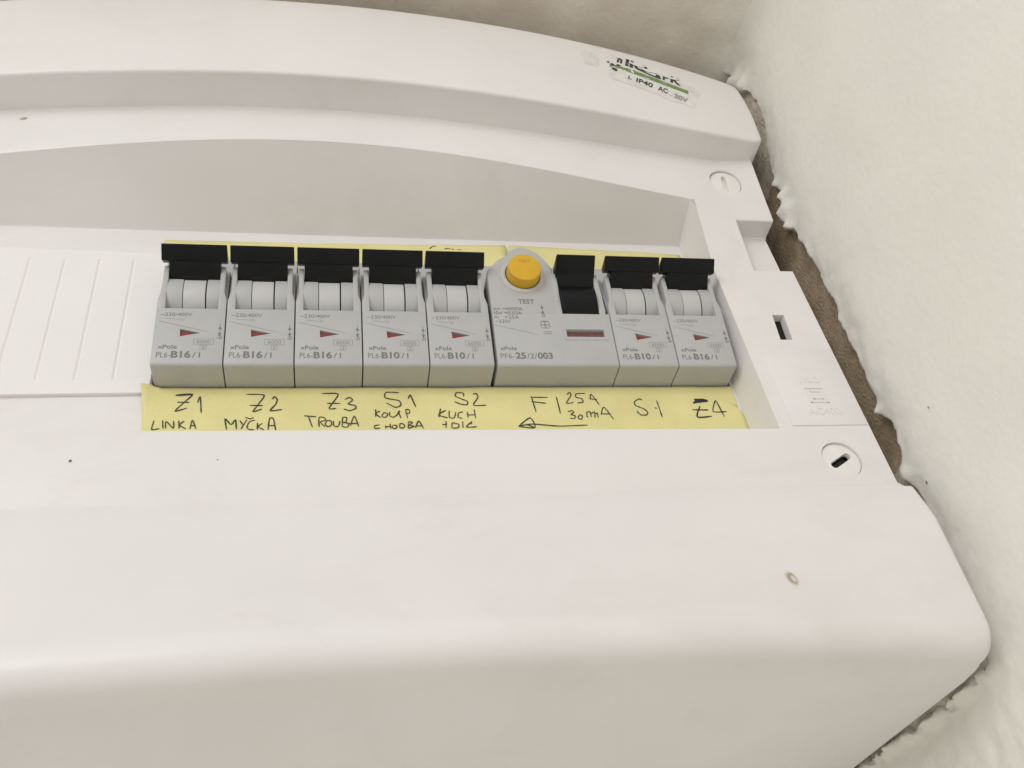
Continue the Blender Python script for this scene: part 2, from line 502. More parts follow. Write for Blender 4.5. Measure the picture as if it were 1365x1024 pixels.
def column(u, mode):
    x = abs(u - UC)
    rows = []
    # top cover
    T = TT(min(x, XE)) - fillet(x, XE, 4.0)
    edge = fillet(x, XE, 1.6)
    wt = wB1(x) + 1.2 - edge
    w1 = wB1(x) - edge
    b2 = B2(min(x, XM))
    b1 = b2 + fillet(x, XE, 5.0)
    rows.append((T, WBACK))
    rows.append((T, wt - 4.5))
    for k in range(1, 6):
        a = math.pi / 2 * k / 5
        rows.append((T - 4.5 * (1 - math.cos(a)), wt - 4.5 * (1 - math.sin(a))))
    vtop = T - 4.5
    for k in range(1, 6):
        t = k / 6
        rows.append((vtop + (b1 + 1.2 - vtop) * t, wt + (w1 - wt) * t + 0.9 * math.sin(math.pi * t)))
    for k in range(0, 5):
        a = math.pi / 2 * k / 4
        rows.append((b1 + 1.1 * (1 - math.sin(a)), w1 - 1.1 * (1 - math.cos(a))))
    drop = (mode == 'rim')
    WM = (lambda v: -9.0) if drop else (lambda v: wm(v, x))
    rows.append((b1 - (0.0 if not drop else 0.0), WM(b2) + 0.5))
    rows.append((b1 - 0.15 if not drop else b1, WM(b2) + 0.15))
    rows.append((b2 - 0.6, WM(b2)))
    a_ = AA(min(x, 124))
    rows.append(((b2 + a_) / 2, WM((b2 + a_) / 2)))
    rows.append((a_ + 0.7, WM(a_)))
    V = vb(u)
    if mode == 'open':
        rows += [(a_ + 0.2, wm(a_, x) - 0.2), (a_, wm(a_, x) - 0.7)]
        rows += [(62.4, 0.9), (61.8, 0.2), (61.0, 0), (50, 0), (44, 0), (38, 0), (20, 0), (0, 0), (-12, 0)]
        rows += [(V + 0.5, 0), (V, 0.5), (V, 11.3), (V - 0.2, 11.8), (V - 0.7, 12)]
    else:
        rows += [(a_ + 0.2, WM(a_)), (a_, WM(a_))]
        n0, n1 = 59.0, 37.6
        if mode == 'notch':
            wn = 6.8
            rows += [(62.4, wm(62.4, x)), (61.8, wm(61.8, x)), (n0 + .3, wm(n0, x)), (n0, wm(n0, x) - .3), (n0 - 0.1, wn + .8), (n0 - .9, wn), (n1, wn), (n1, 11.7), (n1 - .3, 12)]
        else:
            rows += [(q, WM(q)) for q in (62.4, 61.8, n0 + .3, n0, n0 - 0.1, n0 - .9, n1 + .1, n1, n1 - .3)]
        rows += [(q, WM(0)) for q in (V + 0.5, V + .3, V + .1, V - 0.2, V - 0.7)]
    rows.append((-33, WM(0)))
    # lower cover, bulging towards the room
    vj = -43.6 - (fillet(x, XE, 1.8) if x > XM else 0)
    wl = wL(x)
    def wlow(v):
        t = max(0.0, min(1.0, (-43.6 - v) / 46.4))
        k = 0.3 * t ** 1.7 + 0.7 * t ** 1.2
        base = 12.0 + (14.6 - 12.0) * (max(0, x - 120) / 28.5) ** 2 * min(1, t * 4)
        return base + (wl - 12.0) * k - (base - 12) * k - edge
    rows.append((-42.9, WM(0)))
    rows.append((vj, WM(0) if drop else 11.75))
    rows.append((vj - 0.5, (12.05 - edge)))
    vbot = -90.0 + fillet(x, XE, 4.5)
    R = 6.0 + 2.5 * max(0.0, (wl - 13.7) / 19.4)
    for q in range(1, 8):
        q = -45.0 + (vbot + R + 1.2 + 45.0) * q / 7
        rows.append((q, wlow(q)))
    w0 = wlow(-90 + R)
    for k in range(0, 13):
        a = math.pi / 2 * k / 12
        rows.append((vbot + R * (1 - math.sin(a)), w0 + (wl - edge - w0) * 0.6 * math.sin(a) - R * (1 - math.cos(a))))
    kk = max(0.0, (wl - 13.7) / 19.4)
    wlast = rows[-1][1]
    rows.append((vbot - 0.05, wlast - 5.0 * kk - 1.0))
    rows.append((vbot - 0.6 - 1.6 * kk, wlast - 10 * kk - 3))
    rows.append((vbot - 0.9 - 4.5 * kk, wlast - 22 * kk - 8))
    rows.append((vbot - 1.0 - 7.0 * kk, WBACK + 10))
    rows.append((vbot - 1.0 - 7.2 * kk, WBACK))
    side = 1 if u > UC else -1
    return [(u + (side * x * 0.0095 if v < -43.55 else 0), v, w) for v, w in rows]
cols = []
half = []
x = 0.0
while x < 116: half.append((x, 'open')); x += 4.0
half += [(XO, 'open'), (118.75, 'flat'), (119.6, 'flat'), (122, 'flat'), (126, 'flat'), (129, 'flat'), (131.9, 'flat'), (132.3, 'notch'), (136, 'notch'), (140, 'notch'), (143.7, 'notch'), (144.5, 'notch'), (XM, 'notch'),
         (XM + 0.05, 'rim'), (146.2, 'rim'), (147.0, 'rim'), (147.6, 'rim'), (148.0, 'rim'), (148.25, 'rim'), (148.42, 'rim'), (XE, 'rim')]
for xx, md in reversed(half[1:]): cols.append(column(UC - xx, md if md != 'notch' else 'flat'))
for xx, md in half: cols.append(column(UC + xx, md))
bm = bmesh.new()
V_ = [[bm.verts.new(W(*p)) for p in c] for c in cols]
n = len(V_[0])
for a, b in zip(V_, V_[1:]):
    for i in range(n):
        j = (i + 1) % n
        bm.faces.new((a[i], a[j], b[j], b[i]))
bm.faces.new(V_[0]); bm.faces.new(V_[-1][::-1])
box = empty('distribution_box', (UC, -91, -78))
tag(box, 'white plastic distribution box with bulging covers, set in the corner under the ceiling', 'fuse box')
box_inv = box.matrix_world.copy()
def attach(o, parent, base=None):
    """parent o keeping its place in the world (meshes are written in world millimetres)"""
    o.parent = parent
    o.matrix_parent_inverse = Matrix.Translation(-W(*(base or (UC, -91, -78))))
    return o
cover = mesh_obj('front_cover', bm, M_WHITE)
# openings cut into the cover: breaker slot, key slot, two screw wells
cut = bmesh.new()
slab(cut, [(-0.7, -0.45), (158.3, -0.45), (158.3, 46), (-0.7, 46)], 4.0, -30)
slab(cut, [(172.9, 17.7), (176.6, 17.7), (175.8, 7.5), (172.0, 7.5)], 20.0, -8)
slope1 = (0, -0.119, 1)
cyl(cut, (174.4, 76.1, wm(76.1)), slope1, 5.75, -2.2, 6, n=64)
cyl(cut, (174.2, -35.2, 12), (0, 0, 1), 5.5, -2.2, 6, n=64)
boolean(cover, cut)
reshade(cover, M_WHITE, 28)
attach(cover, box)
bmc = bmesh.new(); bmc.from_mesh(cover.data)
BV = BVHTree.FromBMesh(bmc)
def wf_cover(u, v):
    h = BV.ray_cast(W(u, v, 120), Vector((0, 1, 0)))
    return -h[0].y / K if h[0] is not None else 0.0
# near-black slabs standing in for the shade inside the openings
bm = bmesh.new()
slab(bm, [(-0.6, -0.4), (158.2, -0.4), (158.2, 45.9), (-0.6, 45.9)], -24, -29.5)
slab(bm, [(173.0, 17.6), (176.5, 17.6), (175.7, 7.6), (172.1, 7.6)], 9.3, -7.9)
attach(mesh_obj('interior_shade', bm, M_DARK, smooth=False), box)
# raised pad and its moulded marks on the right of the frame
bm = bmesh.new()
slab(bm, [(164.6, 4), (186.4, 4), (186.4, -24.2), (164.2, -24.2)], lambda u, v: 12.05 + 0.3 * max(0, min(1, (4 - v) / 20)), 11.0, 0.12, 2)
pad = attach(mesh_obj('moulded_pad', bm, M_WHITE), box)
wpad = lambda u, v: 12.05 + 0.3 * max(0, min(1, (4 - v) / 20))
bm = bmesh.new()
put_text(bm, 'IK0', 2.6, (171.8, -9.2), wpad, 6.2, 0.0, 0.0, thick=0.25)
bar_n = [0]
def bar(p, q, wd, h=0.11):
    bar_n[0] += 1; h += 0.012 * (bar_n[0] % 4)
    d = Vector((q[0] - p[0], q[1] - p[1])).normalized() * wd / 2
    nn = Vector((-d.y, d.x))
    slab(bm, [(p[0] - d.x + nn.x, p[1] - d.y + nn.y), (p[0] - d.x - nn.x, p[1] - d.y - nn.y), (q[0] + d.x - nn.x, q[1] + d.y - nn.y), (q[0] + d.x + nn.x, q[1] + d.y + nn.y)], lambda u, v: wpad(u, v) + h * 1.6, lambda u, v: wpad(u, v) - 0.1)
def square(c, r):
    P = [(c[0] - r, c[1] - r), (c[0] + r, c[1] - r), (c[0] + r, c[1] + r), (c[0] - r, c[1] + r)]
    for i in range(4): bar(P[i], P[(i + 1) % 4], 0.3)
square((175.2, -13.8), 2.5); square((175.2, -13.8), 1.25)
put_text(bm, 'AC400', 2.5, (170.4, -20.6), wpad, 9.6, 0.0, 0.0, thick=0.25)
mk = mesh_obj('moulded_marks', bm, M_WHITE, smooth=False)
mk.parent = pad
# screws
def screw(c, axis, r, slot_dir, sw, sl, deep, top, label):
    bm = bmesh.new()
    cyl(bm, c, axis, r, -2.4, top, n=64, bevel=0.22)
    s = mesh_obj('screw', bm, M_SCREW)
    ct = bmesh.new()
    d = Vector(slot_dir).normalized(); p = Vector((-d.y, d.x))
    pts = []
    for k in range(14):
        a = math.pi * k / 13 - math.pi / 2
        pts.append((c[0] + d.x * (sl / 2 - sw / 2 + sw / 2 * math.cos(a)) + p.x * sw / 2 * math.sin(a), c[1] + d.y * (sl / 2 - sw / 2 + sw / 2 * math.cos(a)) + p.y * sw / 2 * math.sin(a)))
    for k in range(14):
        a = math.pi * k / 13 + math.pi / 2
        pts.append((c[0] + d.x * (-(sl / 2 - sw / 2) + sw / 2 * math.cos(a)) + p.x * sw / 2 * math.sin(a), c[1] + d.y * (-(sl / 2 - sw / 2) + sw / 2 * math.cos(a)) + p.y * sw / 2 * math.sin(a)))
    slab(ct, pts, c[2] + 4, c[2] - deep)
    boolean(s, ct)
    reshade(s, M_SCREW)
    attach(s, box)
    s['label'] = label
    return s
screw((174.4, 76.1, wm(76.1)), slope1, 5.6, (0.06, 1), 1.7, 7.6, 1.9, -0.75, 'upper cover screw with an upright slot')
sc = screw((174.2, -35.2, 12), (0, 0, 1), 5.4, (0.87, 0.5), 2.0, 7.2, 2.2, -0.7, 'lower cover screw with a slanted slot')
bm = bmesh.new()
slab(bm, [(172.4, -37.0), (176.4, -34.7), (175.9, -33.6), (171.9, -35.9)], 9.95, 9.7)  # near-black slab paints the shade deep in the slot
dk = mesh_obj('slot_shade', bm, M_DARK, smooth=False); dk.parent = sc
# blanking plate with snap-off grooves
bm = bmesh.new()
poly = [(-75.5, -3.2), (-34.9, -3.0), (-0.9, -2.5), (-0.75, 6), (-1.0, 14), (-0.85, 22), (-1.3, 30), (-1.15, 40), (-1.5, 50.4), (-30, 51.2), (-75.5, 52)]
slab(bm, poly, 1.2, -0.5, 0.25, 2)
pl = mesh_obj('blanking_plate', bm, M_PLATE)
ct = bmesh.new()
for k in range(8):
    ub = -9.8 - 9.1 * k; ut = ub - 0.85
    hw, dp = 0.75, 0.3
    t = bmesh.new()
    A = [t.verts.new(W(ub - hw, 1.6, 1.32)), t.verts.new(W(ub + hw, 1.6, 1.32)), t.verts.new(W(ub, 2.2, 1.2 - dp))]
    B = [t.verts.new(W(ut - hw, 47.6, 1.32)), t.verts.new(W(ut + hw, 47.6, 1.32)), t.verts.new(W(ut, 47.0, 1.2 - dp))]
    t.faces.new(A); t.faces.new(B[::-1])
    for q in range(3): t.faces.new((A[q], B[q], B[(q + 1) % 3], A[(q + 1) % 3]))
    merge(ct, t)
boolean(pl, ct)
reshade(pl, M_PLATE, 12)
attach(pl, box)
pl['label'] = 'white blanking plate with snap-off grooves, left of the breakers'
# torn rating sticker on the upper cover
stk = bmesh.new()
ws = wf_cover
def quadpatch(bm, P, lift, nu=14, nv=8, seed=0, rough=0.6):
    a, b, c, d = [Vector(p) for p in P]
    g = []
    for i in range(nu + 1):
        r = []
        for j in range(nv + 1):
            s, t = i / nu, j / nv
            p = (a.lerp(b, s)).lerp(d.lerp(c, s), t)
            e = rough * (1 if j in (0, nv) else 0); f = rough * (1 if i in (0, nu) else 0)
            p = p + Vector((f * fbm(t * 4, seed, 1.0), e * fbm(s * 5, seed, 3.0)))
            r.append(bm.verts.new(W(p.x, p.y, ws(p.x, p.y) + lift)))
        g.append(r)
    for x_, y_ in zip(g, g[1:]):
        for j in range(nv):
            bm.faces.new((x_[j], x_[j + 1], y_[j + 1], y_[j]))
quadpatch(stk, [(135.8, 106.6), (165.0, 97.6), (170.6, 110.0), (139.6, 123.6)], 0.06, seed=1, rough=1.5)
sticker = attach(mesh_obj('rating_sticker', stk, M_FILM, angle=60), box)
sticker['label'] = 'half torn rating sticker with a green stripe on the upper cover'
bm = bmesh.new()
blob(bm, (131.6, 117.6), 4.2, ws, 0.05, 0.8, 1.25, 22, 3, 0.5)
attach(mesh_obj('sticker_residue', bm, M_FILM, angle=60), box)
bd = Vector((19.0, -6.3)).normalized()
dirn = (bd.x, bd.y)
bm = bmesh.new()
put_text(bm, 'IP40', 3.0, (145.6, 107.1), ws, 5.9, 0.02, 0.16, updir=dirn)
put_text(bm, 'AC', 3.0, (153.0, 104.6), ws, 3.5, 0.02, 0.16, updir=dirn)
put_text(bm, 'L', 2.2, (142.9, 108.2), ws, 1.2, 0.02, 0.16, updir=dirn)
for p, r, sx in (((138.9, 115.6), 0.9, 1.0), ((139.0, 112.6), 0.95, 1.0), ((141.2, 116.0), .6, 1.3), ((137.6, 117.0), .5, 1)):
    blob(bm, p, r, ws, 0.16, sx, 1.0, 9, p[0], 0.5)
# worn big name: only parts of the letters are left
put_text(bm, 'n', 4.6, (141.1, 118.5), ws, 1.9, 0.05, 0.16, updir=dirn)
put_text(bm, 'IIO', 5.0, (143.9, 117.3), ws, 8.2, 0.05, 0.16, updir=dirn)
put_text(bm, 'a', 3.2, (154.2, 113.0), ws, 2.0, 0.05, 0.16, updir=dirn)
put_text(bm, 'r', 3.6, (156.8, 112.4), ws, 1.9, 0.05, 0.16, updir=dirn)
put_text(bm, 'K', 4.6, (159.6, 111.9), ws, 4.0, 0.04, 0.16, updir=dirn)
stroke(bm, [(149.2, 115.6), (151.4, 114.3), (154, 113.0), (156.2, 112.4)], ws, 0.85, 0.16)
o = mesh_obj('worn_lettering', bm, M_STBLACK, smooth=False); o.parent = sticker; o.matrix_parent_inverse = Matrix()
bm = bmesh.new()
put_text(bm, '30V', 2.9, (158.4, 102.0), ws, 5.0, 0.03, 0.16, updir=dirn)
o = mesh_obj('faded_lettering', bm, M_PALEPRINT, smooth=False); o.parent = sticker
bm = bmesh.new()
stroke(bm, [(143.6, 114.2), (147, 113.0), (153, 111.1), (159, 109.1), (165.2, 107.1)], ws, 2.4, 0.13, 0.15, taper=False)
for p, r, sx in (((140.6, 114.7), .9, 1.5), ((142.6, 114.2), 1.0, 1.2), ((138.3, 114.4), .7, 1)):
    blob(bm, p, r, ws, 0.13, sx, 1.0, 10, p[0], 0.5)
o = mesh_obj('green_stripe', bm, M_STGREEN, smooth=False); o.parent = sticker
# scratched off patches where the print is gone
bm = bmesh.new()
for p, r, sx, sy in (((149.0, 119.2), 1.5, 1.9, .8), ((142.9, 116.0), .6, .55, 2.2), ((145.6, 113.4), .7, .6, 1.5), ((146.6, 120.0), .5, .5, 2.0), ((153.0, 116.4), 1.7, 1.7, .6), ((158.3, 112.6), .45, .45, 2.2), ((157.4, 103.8), 0.8, .6, 1.6), ((161.6, 114.6), 1.4, 1.7, .5), ((150.5, 110.6), .5, 2.0, .35)):
    blob(bm, p, r, ws, 0.2, sx, sy, 14, p[0], 0.6)
o = mesh_obj('scratched_patch', bm, M_WHITE, smooth=False); o.parent = sticker
# stains and specks on the cover
bm = bmesh.new()
blob(bm, (144.0, -71.8), 1.75, ws, 0.02, 0.8, 1.25, 28, 5, 0.2)
o = attach(mesh_obj('stain', bm, M_STAIN_EDGE, smooth=False), box); o['label'] = 'small brown stain on the lower cover'
bm = bmesh.new(); blob(bm, (144.1, -71.8), 1.3, ws, 0.035, 0.8, 1.25, 28, 5.3, 0.25)
o2 = mesh_obj('stain_ring', bm, M_STAIN, smooth=False); o2.parent = o
bm = bmesh.new(); blob(bm, (144.35, -71.9), 0.75, ws, 0.05, 0.7, 1.35, 20, 6, 0.2)
o2 = mesh_obj('stain_centre', bm, M_STAIN_EDGE, smooth=False); o2.parent = o
for p, r in (((-12.0, -31.4), 0.4), ((19.0, -31.8), 0.17)):
    bm = bmesh.new(); blob(bm, p, r, ws, 0.03, 1, 1, 9, r * 30, 0.5)
    attach(mesh_obj('speck', bm, M_SPECK, smooth=False), box)
bm = bmesh.new(); blob(bm, (-42.1, 83.1), 0.8, ws, 0.03, 1.3, .7, 12, 2.2, 0.5)
attach(mesh_obj('speck', bm, M_STAIN, smooth=False), box)

# ---------------------------------------------------------------- yellow paper strips with handwriting
def paper(name, outline, base, label, curl):
    bm = bmesh.new()
    t = bmesh.new()
    vs = [t.verts.new(W(u, v, 0)) for u, v in outline]
    t.faces.new(vs)
    us_ = [p[0] for p in outline]
    k = math.ceil(min(us_)) + 1
    while k < max(us_):
        bmesh.ops.bisect_plane(t, geom=t.verts[:] + t.edges[:] + t.faces[:], plane_co=W(k, 0, 0), plane_no=(1, 0, 0)); k += 3.0
    vv = [p[1] for p in outline]; k = min(vv) + 1.5
    while k < max(vv):
        bmesh.ops.bisect_plane(t, geom=t.verts[:] + t.edges[:] + t.faces[:], plane_co=W(0, k, 0), plane_no=(0, 0, 1)); k += 2.5
    for p in t.verts:
        u, v = p.co.x / K, p.co.z / K
        p.co = W(u, v, wpaper(u, v))
    merge(bm, t)
    o = mesh_obj(name, bm, M_PAPER, angle=60)
    sd = o.modifiers.new('thickness', 'SOLIDIFY'); sd.thickness = 0.00009; sd.offset = 1
    tag(o, label, 'paper strip')
    return o
def wpaper(u, v):
    w = 0.22 + 0.2 * (fbm(u * 0.06, v * 0.09, 3.0) + 0.4)
    if v > 20: return max(0.1, w)
    w += 3.4 * max(0, (2.2 - u) / 5) ** 1.6 * max(0, min(1, (v + 7) / 7)) if u < 2.2 else 0
    return max(0.1, w)
random.seed(11)
top_edge = [(0.2 + i * 5.3, 0.12 + 0.28 * math.sin(i * 1.7) + 0.1 * random.uniform(-1, 1)) for i in range(31)]
low = [(-2.6, -0.9), (-0.4, 0.0)] + [(u, -0.32 + 0.12 * v) for u, v in top_edge if 0 < u < 158] + [(158.25, -0.2), (158.2, -5), (158.0, -8.2), (159.0, -10.5), (158.95, -22.5), (-0.6, -22.4), (-1.2, -13), (-2.0, -6)]
lower_paper = paper('paper_strip', low, (0, -22, 0), 'yellow paper strip with handwritten circuit names, below the breaker row', 1)
upp = [(-3.2, 46.2), (99.6, 46.2), (99.6, 53.0), (99.0, 54.8), (99.5, 57.6), (99.1, 59.5), (75, 58.6), (40, 57.9), (-3.6, 57.4)]
upper_l = paper('paper_strip', upp, (0, 46, 0), 'narrow yellow paper strip above the breakers, left of the round yellow button', 1)
upr = [(106.0, 46.2), (158.2, 46.2), (158.0, 57.5), (130, 58.6), (108, 59.4), (100.6, 59.6), (100.2, 57.0), (101.5, 52.0)]
upper_r = paper('paper_strip', upr, (106, 46, 0), 'short yellow paper strip above the breakers, right of the round yellow button', 1)
for o in (lower_paper, upper_l, upper_r):
    pass
STROKES = {"Z1 over LINKA": [[[5.55, -2.79], [9.65, -2.48], [7.79, -5.28], [5.97, -8.05], [8.75, -7.01]],
 [[5.65, -2.93], [9.61, -2.66]],
 [[6.18, -5.08], [9.1, -5.18]],
 [[11.1, -5.3], [11.59, -3.3], [12.27, -8.66]],
 [[1.36, -10.95], [1.13, -13.71], [2.94, -13.5]],
 [[3.37, -10.98], [3.77, -13.61]],
 [[4.35, -13.52], [4.23, -11.27], [6.15, -13.55], [5.97, -11.12]],
 [[7.19, -11.13], [7.52, -13.67]],
 [[8.5, -11.26], [7.51, -12.53], [9.13, -13.77]],
 [[10.04, -13.78], [10.42, -10.93], [11.46, -13.8]],
 [[10.07, -12.74], [11.24, -12.69]]], "Z2 over MYČKA": [[[22.9, -2.52], [27.3, -2.77], [26.07, -5.79], [24.84, -8.33], [26.96, -7.44]],
 [[23.92, -6.25], [27.19, -6.35]],
 [[29.43, -4.16], [29.95, -3.35], [30.67, -4.36], [30.32, -6.01], [29.03, -8.08], [32.02, -7.68]],
 [[18.79, -14.09], [18.15, -10.57], [19.74, -12.53], [20.7, -10.96], [21.11, -14.02]],
 [[21.78, -11.15], [22.53, -12.57]],
 [[23.49, -10.82], [22.21, -13.97]],
 [[25.38, -11.02], [24.2, -11.54], [23.62, -13.12], [24.07, -14.07], [25.4, -14.19]],
 [[23.05, -10.1], [24.15, -10.65], [25.07, -10.2]],
 [[26.09, -11.92], [26.15, -14.21]],
 [[27.31, -12.11], [26.29, -13.16], [27.8, -14.23]],
 [[28.74, -14.25], [28.99, -10.53], [29.94, -10.72], [30.62, -14.38]],
 [[28.81, -12.84], [30.43, -12.86]]], "Z3 over TROUBA": [[[41.95, -2.37], [46.2, -2.58], [43.78, -7.43], [45.6, -7.45]],
 [[43.22, -5.75], [46.74, -5.78]],
 [[47.89, -4.48], [49.04, -3.73], [49.88, -4.68], [48.72, -5.99], [50.41, -6.56], [50.68, -7.5], [48.97, -8.29], [47.57, -7.65]],
 [[37.56, -9.92], [40.59, -10.24]],
 [[38.66, -10.29], [39.66, -13.6]],
 [[41.3, -13.56], [41.28, -10.51], [42.53, -10.52], [42.94, -11.43], [41.57, -11.95], [42.81, -13.51]],
 [[43.36, -11.44], [42.81, -12.69], [43.5, -13.52], [44.46, -12.89], [44.19, -11.63], [43.36, -11.44]],
 [[44.88, -11.64], [45.01, -13.26], [46.11, -13.45], [46.55, -11.66]],
 [[47.08, -13.64], [47.25, -10.58], [48.23, -10.59], [48.07, -12.04], [47.24, -12.14], [48.76, -12.59], [48.33, -13.73], [47.16, -13.57]],
 [[49.16, -13.32], [50.2, -10.07], [51.25, -13.53]],
 [[48.34, -12.59], [50.99, -12.55]]], "S1 over KOUP CHODBA": [[[62.1, -2.17], [58.74, -2.07], [58.46, -3.99], [61.95, -4.96], [62.45, -6.48], [60.97, -7.3], [58.59, -5.69]],
 [[64.46, -4.41], [65.13, -3.07], [66.33, -7.27]],
 [[55.78, -7.92], [55.69, -10.5]],
 [[56.9, -8.49], [55.73, -9.4], [56.96, -10.7]],
 [[57.73, -9.24], [57.26, -10.34], [58.24, -10.61], [58.85, -9.62], [58.02, -9.06], [57.73, -9.24]],
 [[59.4, -8.88], [59.26, -9.99], [60.09, -10.67], [61.27, -9.83], [61.92, -8.35]],
 [[61.92, -8.43], [61.81, -9.47], [62.22, -10.95]],
 [[63.53, -8.0], [64.53, -8.19], [64.46, -9.31], [63.44, -9.49]],
 [[63.53, -8.0], [63.93, -10.97]],
 [[56.58, -13.06], [55.31, -13.41], [55.42, -14.31], [56.68, -14.15]],
 [[58.13, -13.27], [58.14, -14.35]],
 [[59.28, -12.74], [59.35, -14.37]],
 [[58.11, -13.81], [59.38, -13.65]],
 [[59.96, -13.29], [59.78, -14.2], [60.62, -14.39], [61.09, -13.49], [60.11, -13.19]],
 [[61.76, -14.23], [61.84, -12.78], [62.82, -12.97], [62.9, -14.06], [61.76, -14.3]],
 [[63.88, -14.44], [64.15, -12.26], [65.14, -12.46], [64.22, -13.36], [65.49, -13.74], [63.88, -14.44]],
 [[65.74, -14.29], [66.75, -11.93], [67.87, -14.5]],
 [[66.07, -13.57], [67.5, -13.59]]], "S2 over KUCH +DIG": [[[79.48, -3.55], [79.44, -2.38], [77.66, -2.17], [77.25, -3.34], [78.65, -4.32], [80.35, -5.3], [80.08, -6.45], [78.46, -6.24], [76.77, -5.27]],
 [[82.12, -2.78], [83.04, -2.59], [83.35, -3.96], [81.85, -6.65], [85.29, -6.76]],
 [[72.86, -7.71], [72.17, -10.7]],
 [[74.28, -8.29], [72.1, -9.88], [74.49, -10.92]],
 [[75.14, -8.49], [74.95, -10.74], [76.24, -10.94], [76.88, -8.89]],
 [[78.8, -8.91], [77.58, -9.27], [77.29, -10.77], [78.43, -11.15]],
 [[79.98, -8.92], [79.92, -10.99]],
 [[81.86, -7.99], [81.96, -11.2]],
 [[80.01, -10.05], [81.94, -10.0]],
 [[72.84, -13.22], [74.14, -13.24]],
 [[73.96, -12.02], [73.76, -14.34]],
 [[75.51, -12.6], [75.35, -14.36], [76.95, -14.28], [77.2, -13.18], [75.5, -12.67]],
 [[78.32, -12.27], [78.25, -14.4]],
 [[80.81, -12.3], [79.5, -13.58], [79.29, -14.2], [81.94, -14.09]],
 [[80.81, -12.3], [80.42, -13.22]]], "F1 25A 30mA": [[[97.98, -4.06], [102.79, -4.09]],
 [[98.19, -3.67], [98.72, -9.31]],
 [[97.9, -5.63], [101.97, -6.25]],
 [[105.26, -3.91], [105.37, -9.96]],
 [[108.44, -3.13], [109.38, -2.34], [109.47, -3.54], [107.72, -6.3], [109.79, -6.12]],
 [[113.74, -2.76], [111.18, -2.87], [110.78, -4.14], [112.41, -4.75], [112.5, -5.94], [110.85, -6.32]],
 [[114.74, -4.97], [115.45, -2.97], [117.04, -6.97]],
 [[114.78, -4.77], [116.81, -4.98]],
 [[107.48, -9.41], [108.79, -9.04], [109.15, -9.62], [108.23, -10.38], [109.4, -10.78], [108.91, -11.73], [107.72, -11.52]],
 [[110.52, -10.6], [110.03, -11.55], [110.89, -11.95], [111.41, -10.8], [110.56, -10.41]],
 [[112.7, -11.39], [112.88, -9.66], [113.86, -9.48], [113.83, -11.22]],
 [[114.05, -10.06], [115.11, -9.49], [114.88, -11.42]],
 [[115.15, -10.07], [115.81, -9.89], [115.81, -11.43]],
 [[116.79, -10.48], [118.16, -7.69], [120.09, -11.99]],
 [[117.03, -10.09], [119.54, -10.12]]], "long arrow pointing left": [[[93.18, -14.04], [96.76, -11.2], [97.6, -14.59], [93.18, -14.04]],
 [[93.33, -14.0], [95.5, -13.55], [97.33, -14.4]],
 [[93.49, -13.97], [97.04, -13.35], [104.49, -14.13], [112.36, -13.94]]], "S1": [[[129.89, -5.28], [129.17, -4.87], [127.48, -5.86], [127.48, -7.26], [129.61, -8.47], [130.45, -9.66], [129.89, -10.63], [128.29, -10.61], [127.34, -9.23]],
 [[134.12, -5.31], [134.35, -11.47]],
 [[132.93, -8.1], [133.53, -8.31]]], "Z4": [[[144.81, -6.61], [147.21, -5.2], [149.43, -5.63], [145.09, -6.2], [149.15, -5.42], [145.54, -5.19]],
 [[145.2, -6.41], [148.45, -5.54]],
 [[145.38, -5.19], [146.7, -5.81], [149.07, -5.71]],
 [[146.51, -7.63], [144.56, -11.59], [149.08, -11.33]],
 [[143.81, -9.01], [148.75, -9.06]],
 [[151.83, -5.44], [149.93, -9.59], [154.08, -9.63]],
 [[152.0, -5.44], [152.8, -11.61]]], "faded top marks": [[[74.64, 56.72], [75.55, 57.62], [76.84, 58.08]],
 [[74.82, 56.61], [75.26, 57.32]],
 [[79.4, 56.81], [80.38, 57.08], [81.44, 56.9]],
 [[81.71, 56.91], [82.45, 56.59]],
 [[83.42, 56.75], [84.76, 56.69]]]}
wink = lambda u, v: wpaper(u, v) + 0.09
for key, lines in STROKES.items():
    bm = bmesh.new()
    bold = 0.42 if key in ('Z4',) else 0.34
    for i, P in enumerate(lines):
        stroke(bm, P, wink, bold * (1.5 if key == 'Z4' and i < 3 else 1.0) * (0.85 if i > 3 else 1), 0.04 + 0.004 * i, 0.5)
    o = mesh_obj('handwriting', bm, M_BLUEINK if key == 'Z4' else M_INK, smooth=False)
    o.parent = upper_l if key == 'faded top marks' else lower_paper
    o['label'] = 'handwritten ' + key if 'arrow' not in key and 'marks' not in key else 'handwritten ' + key

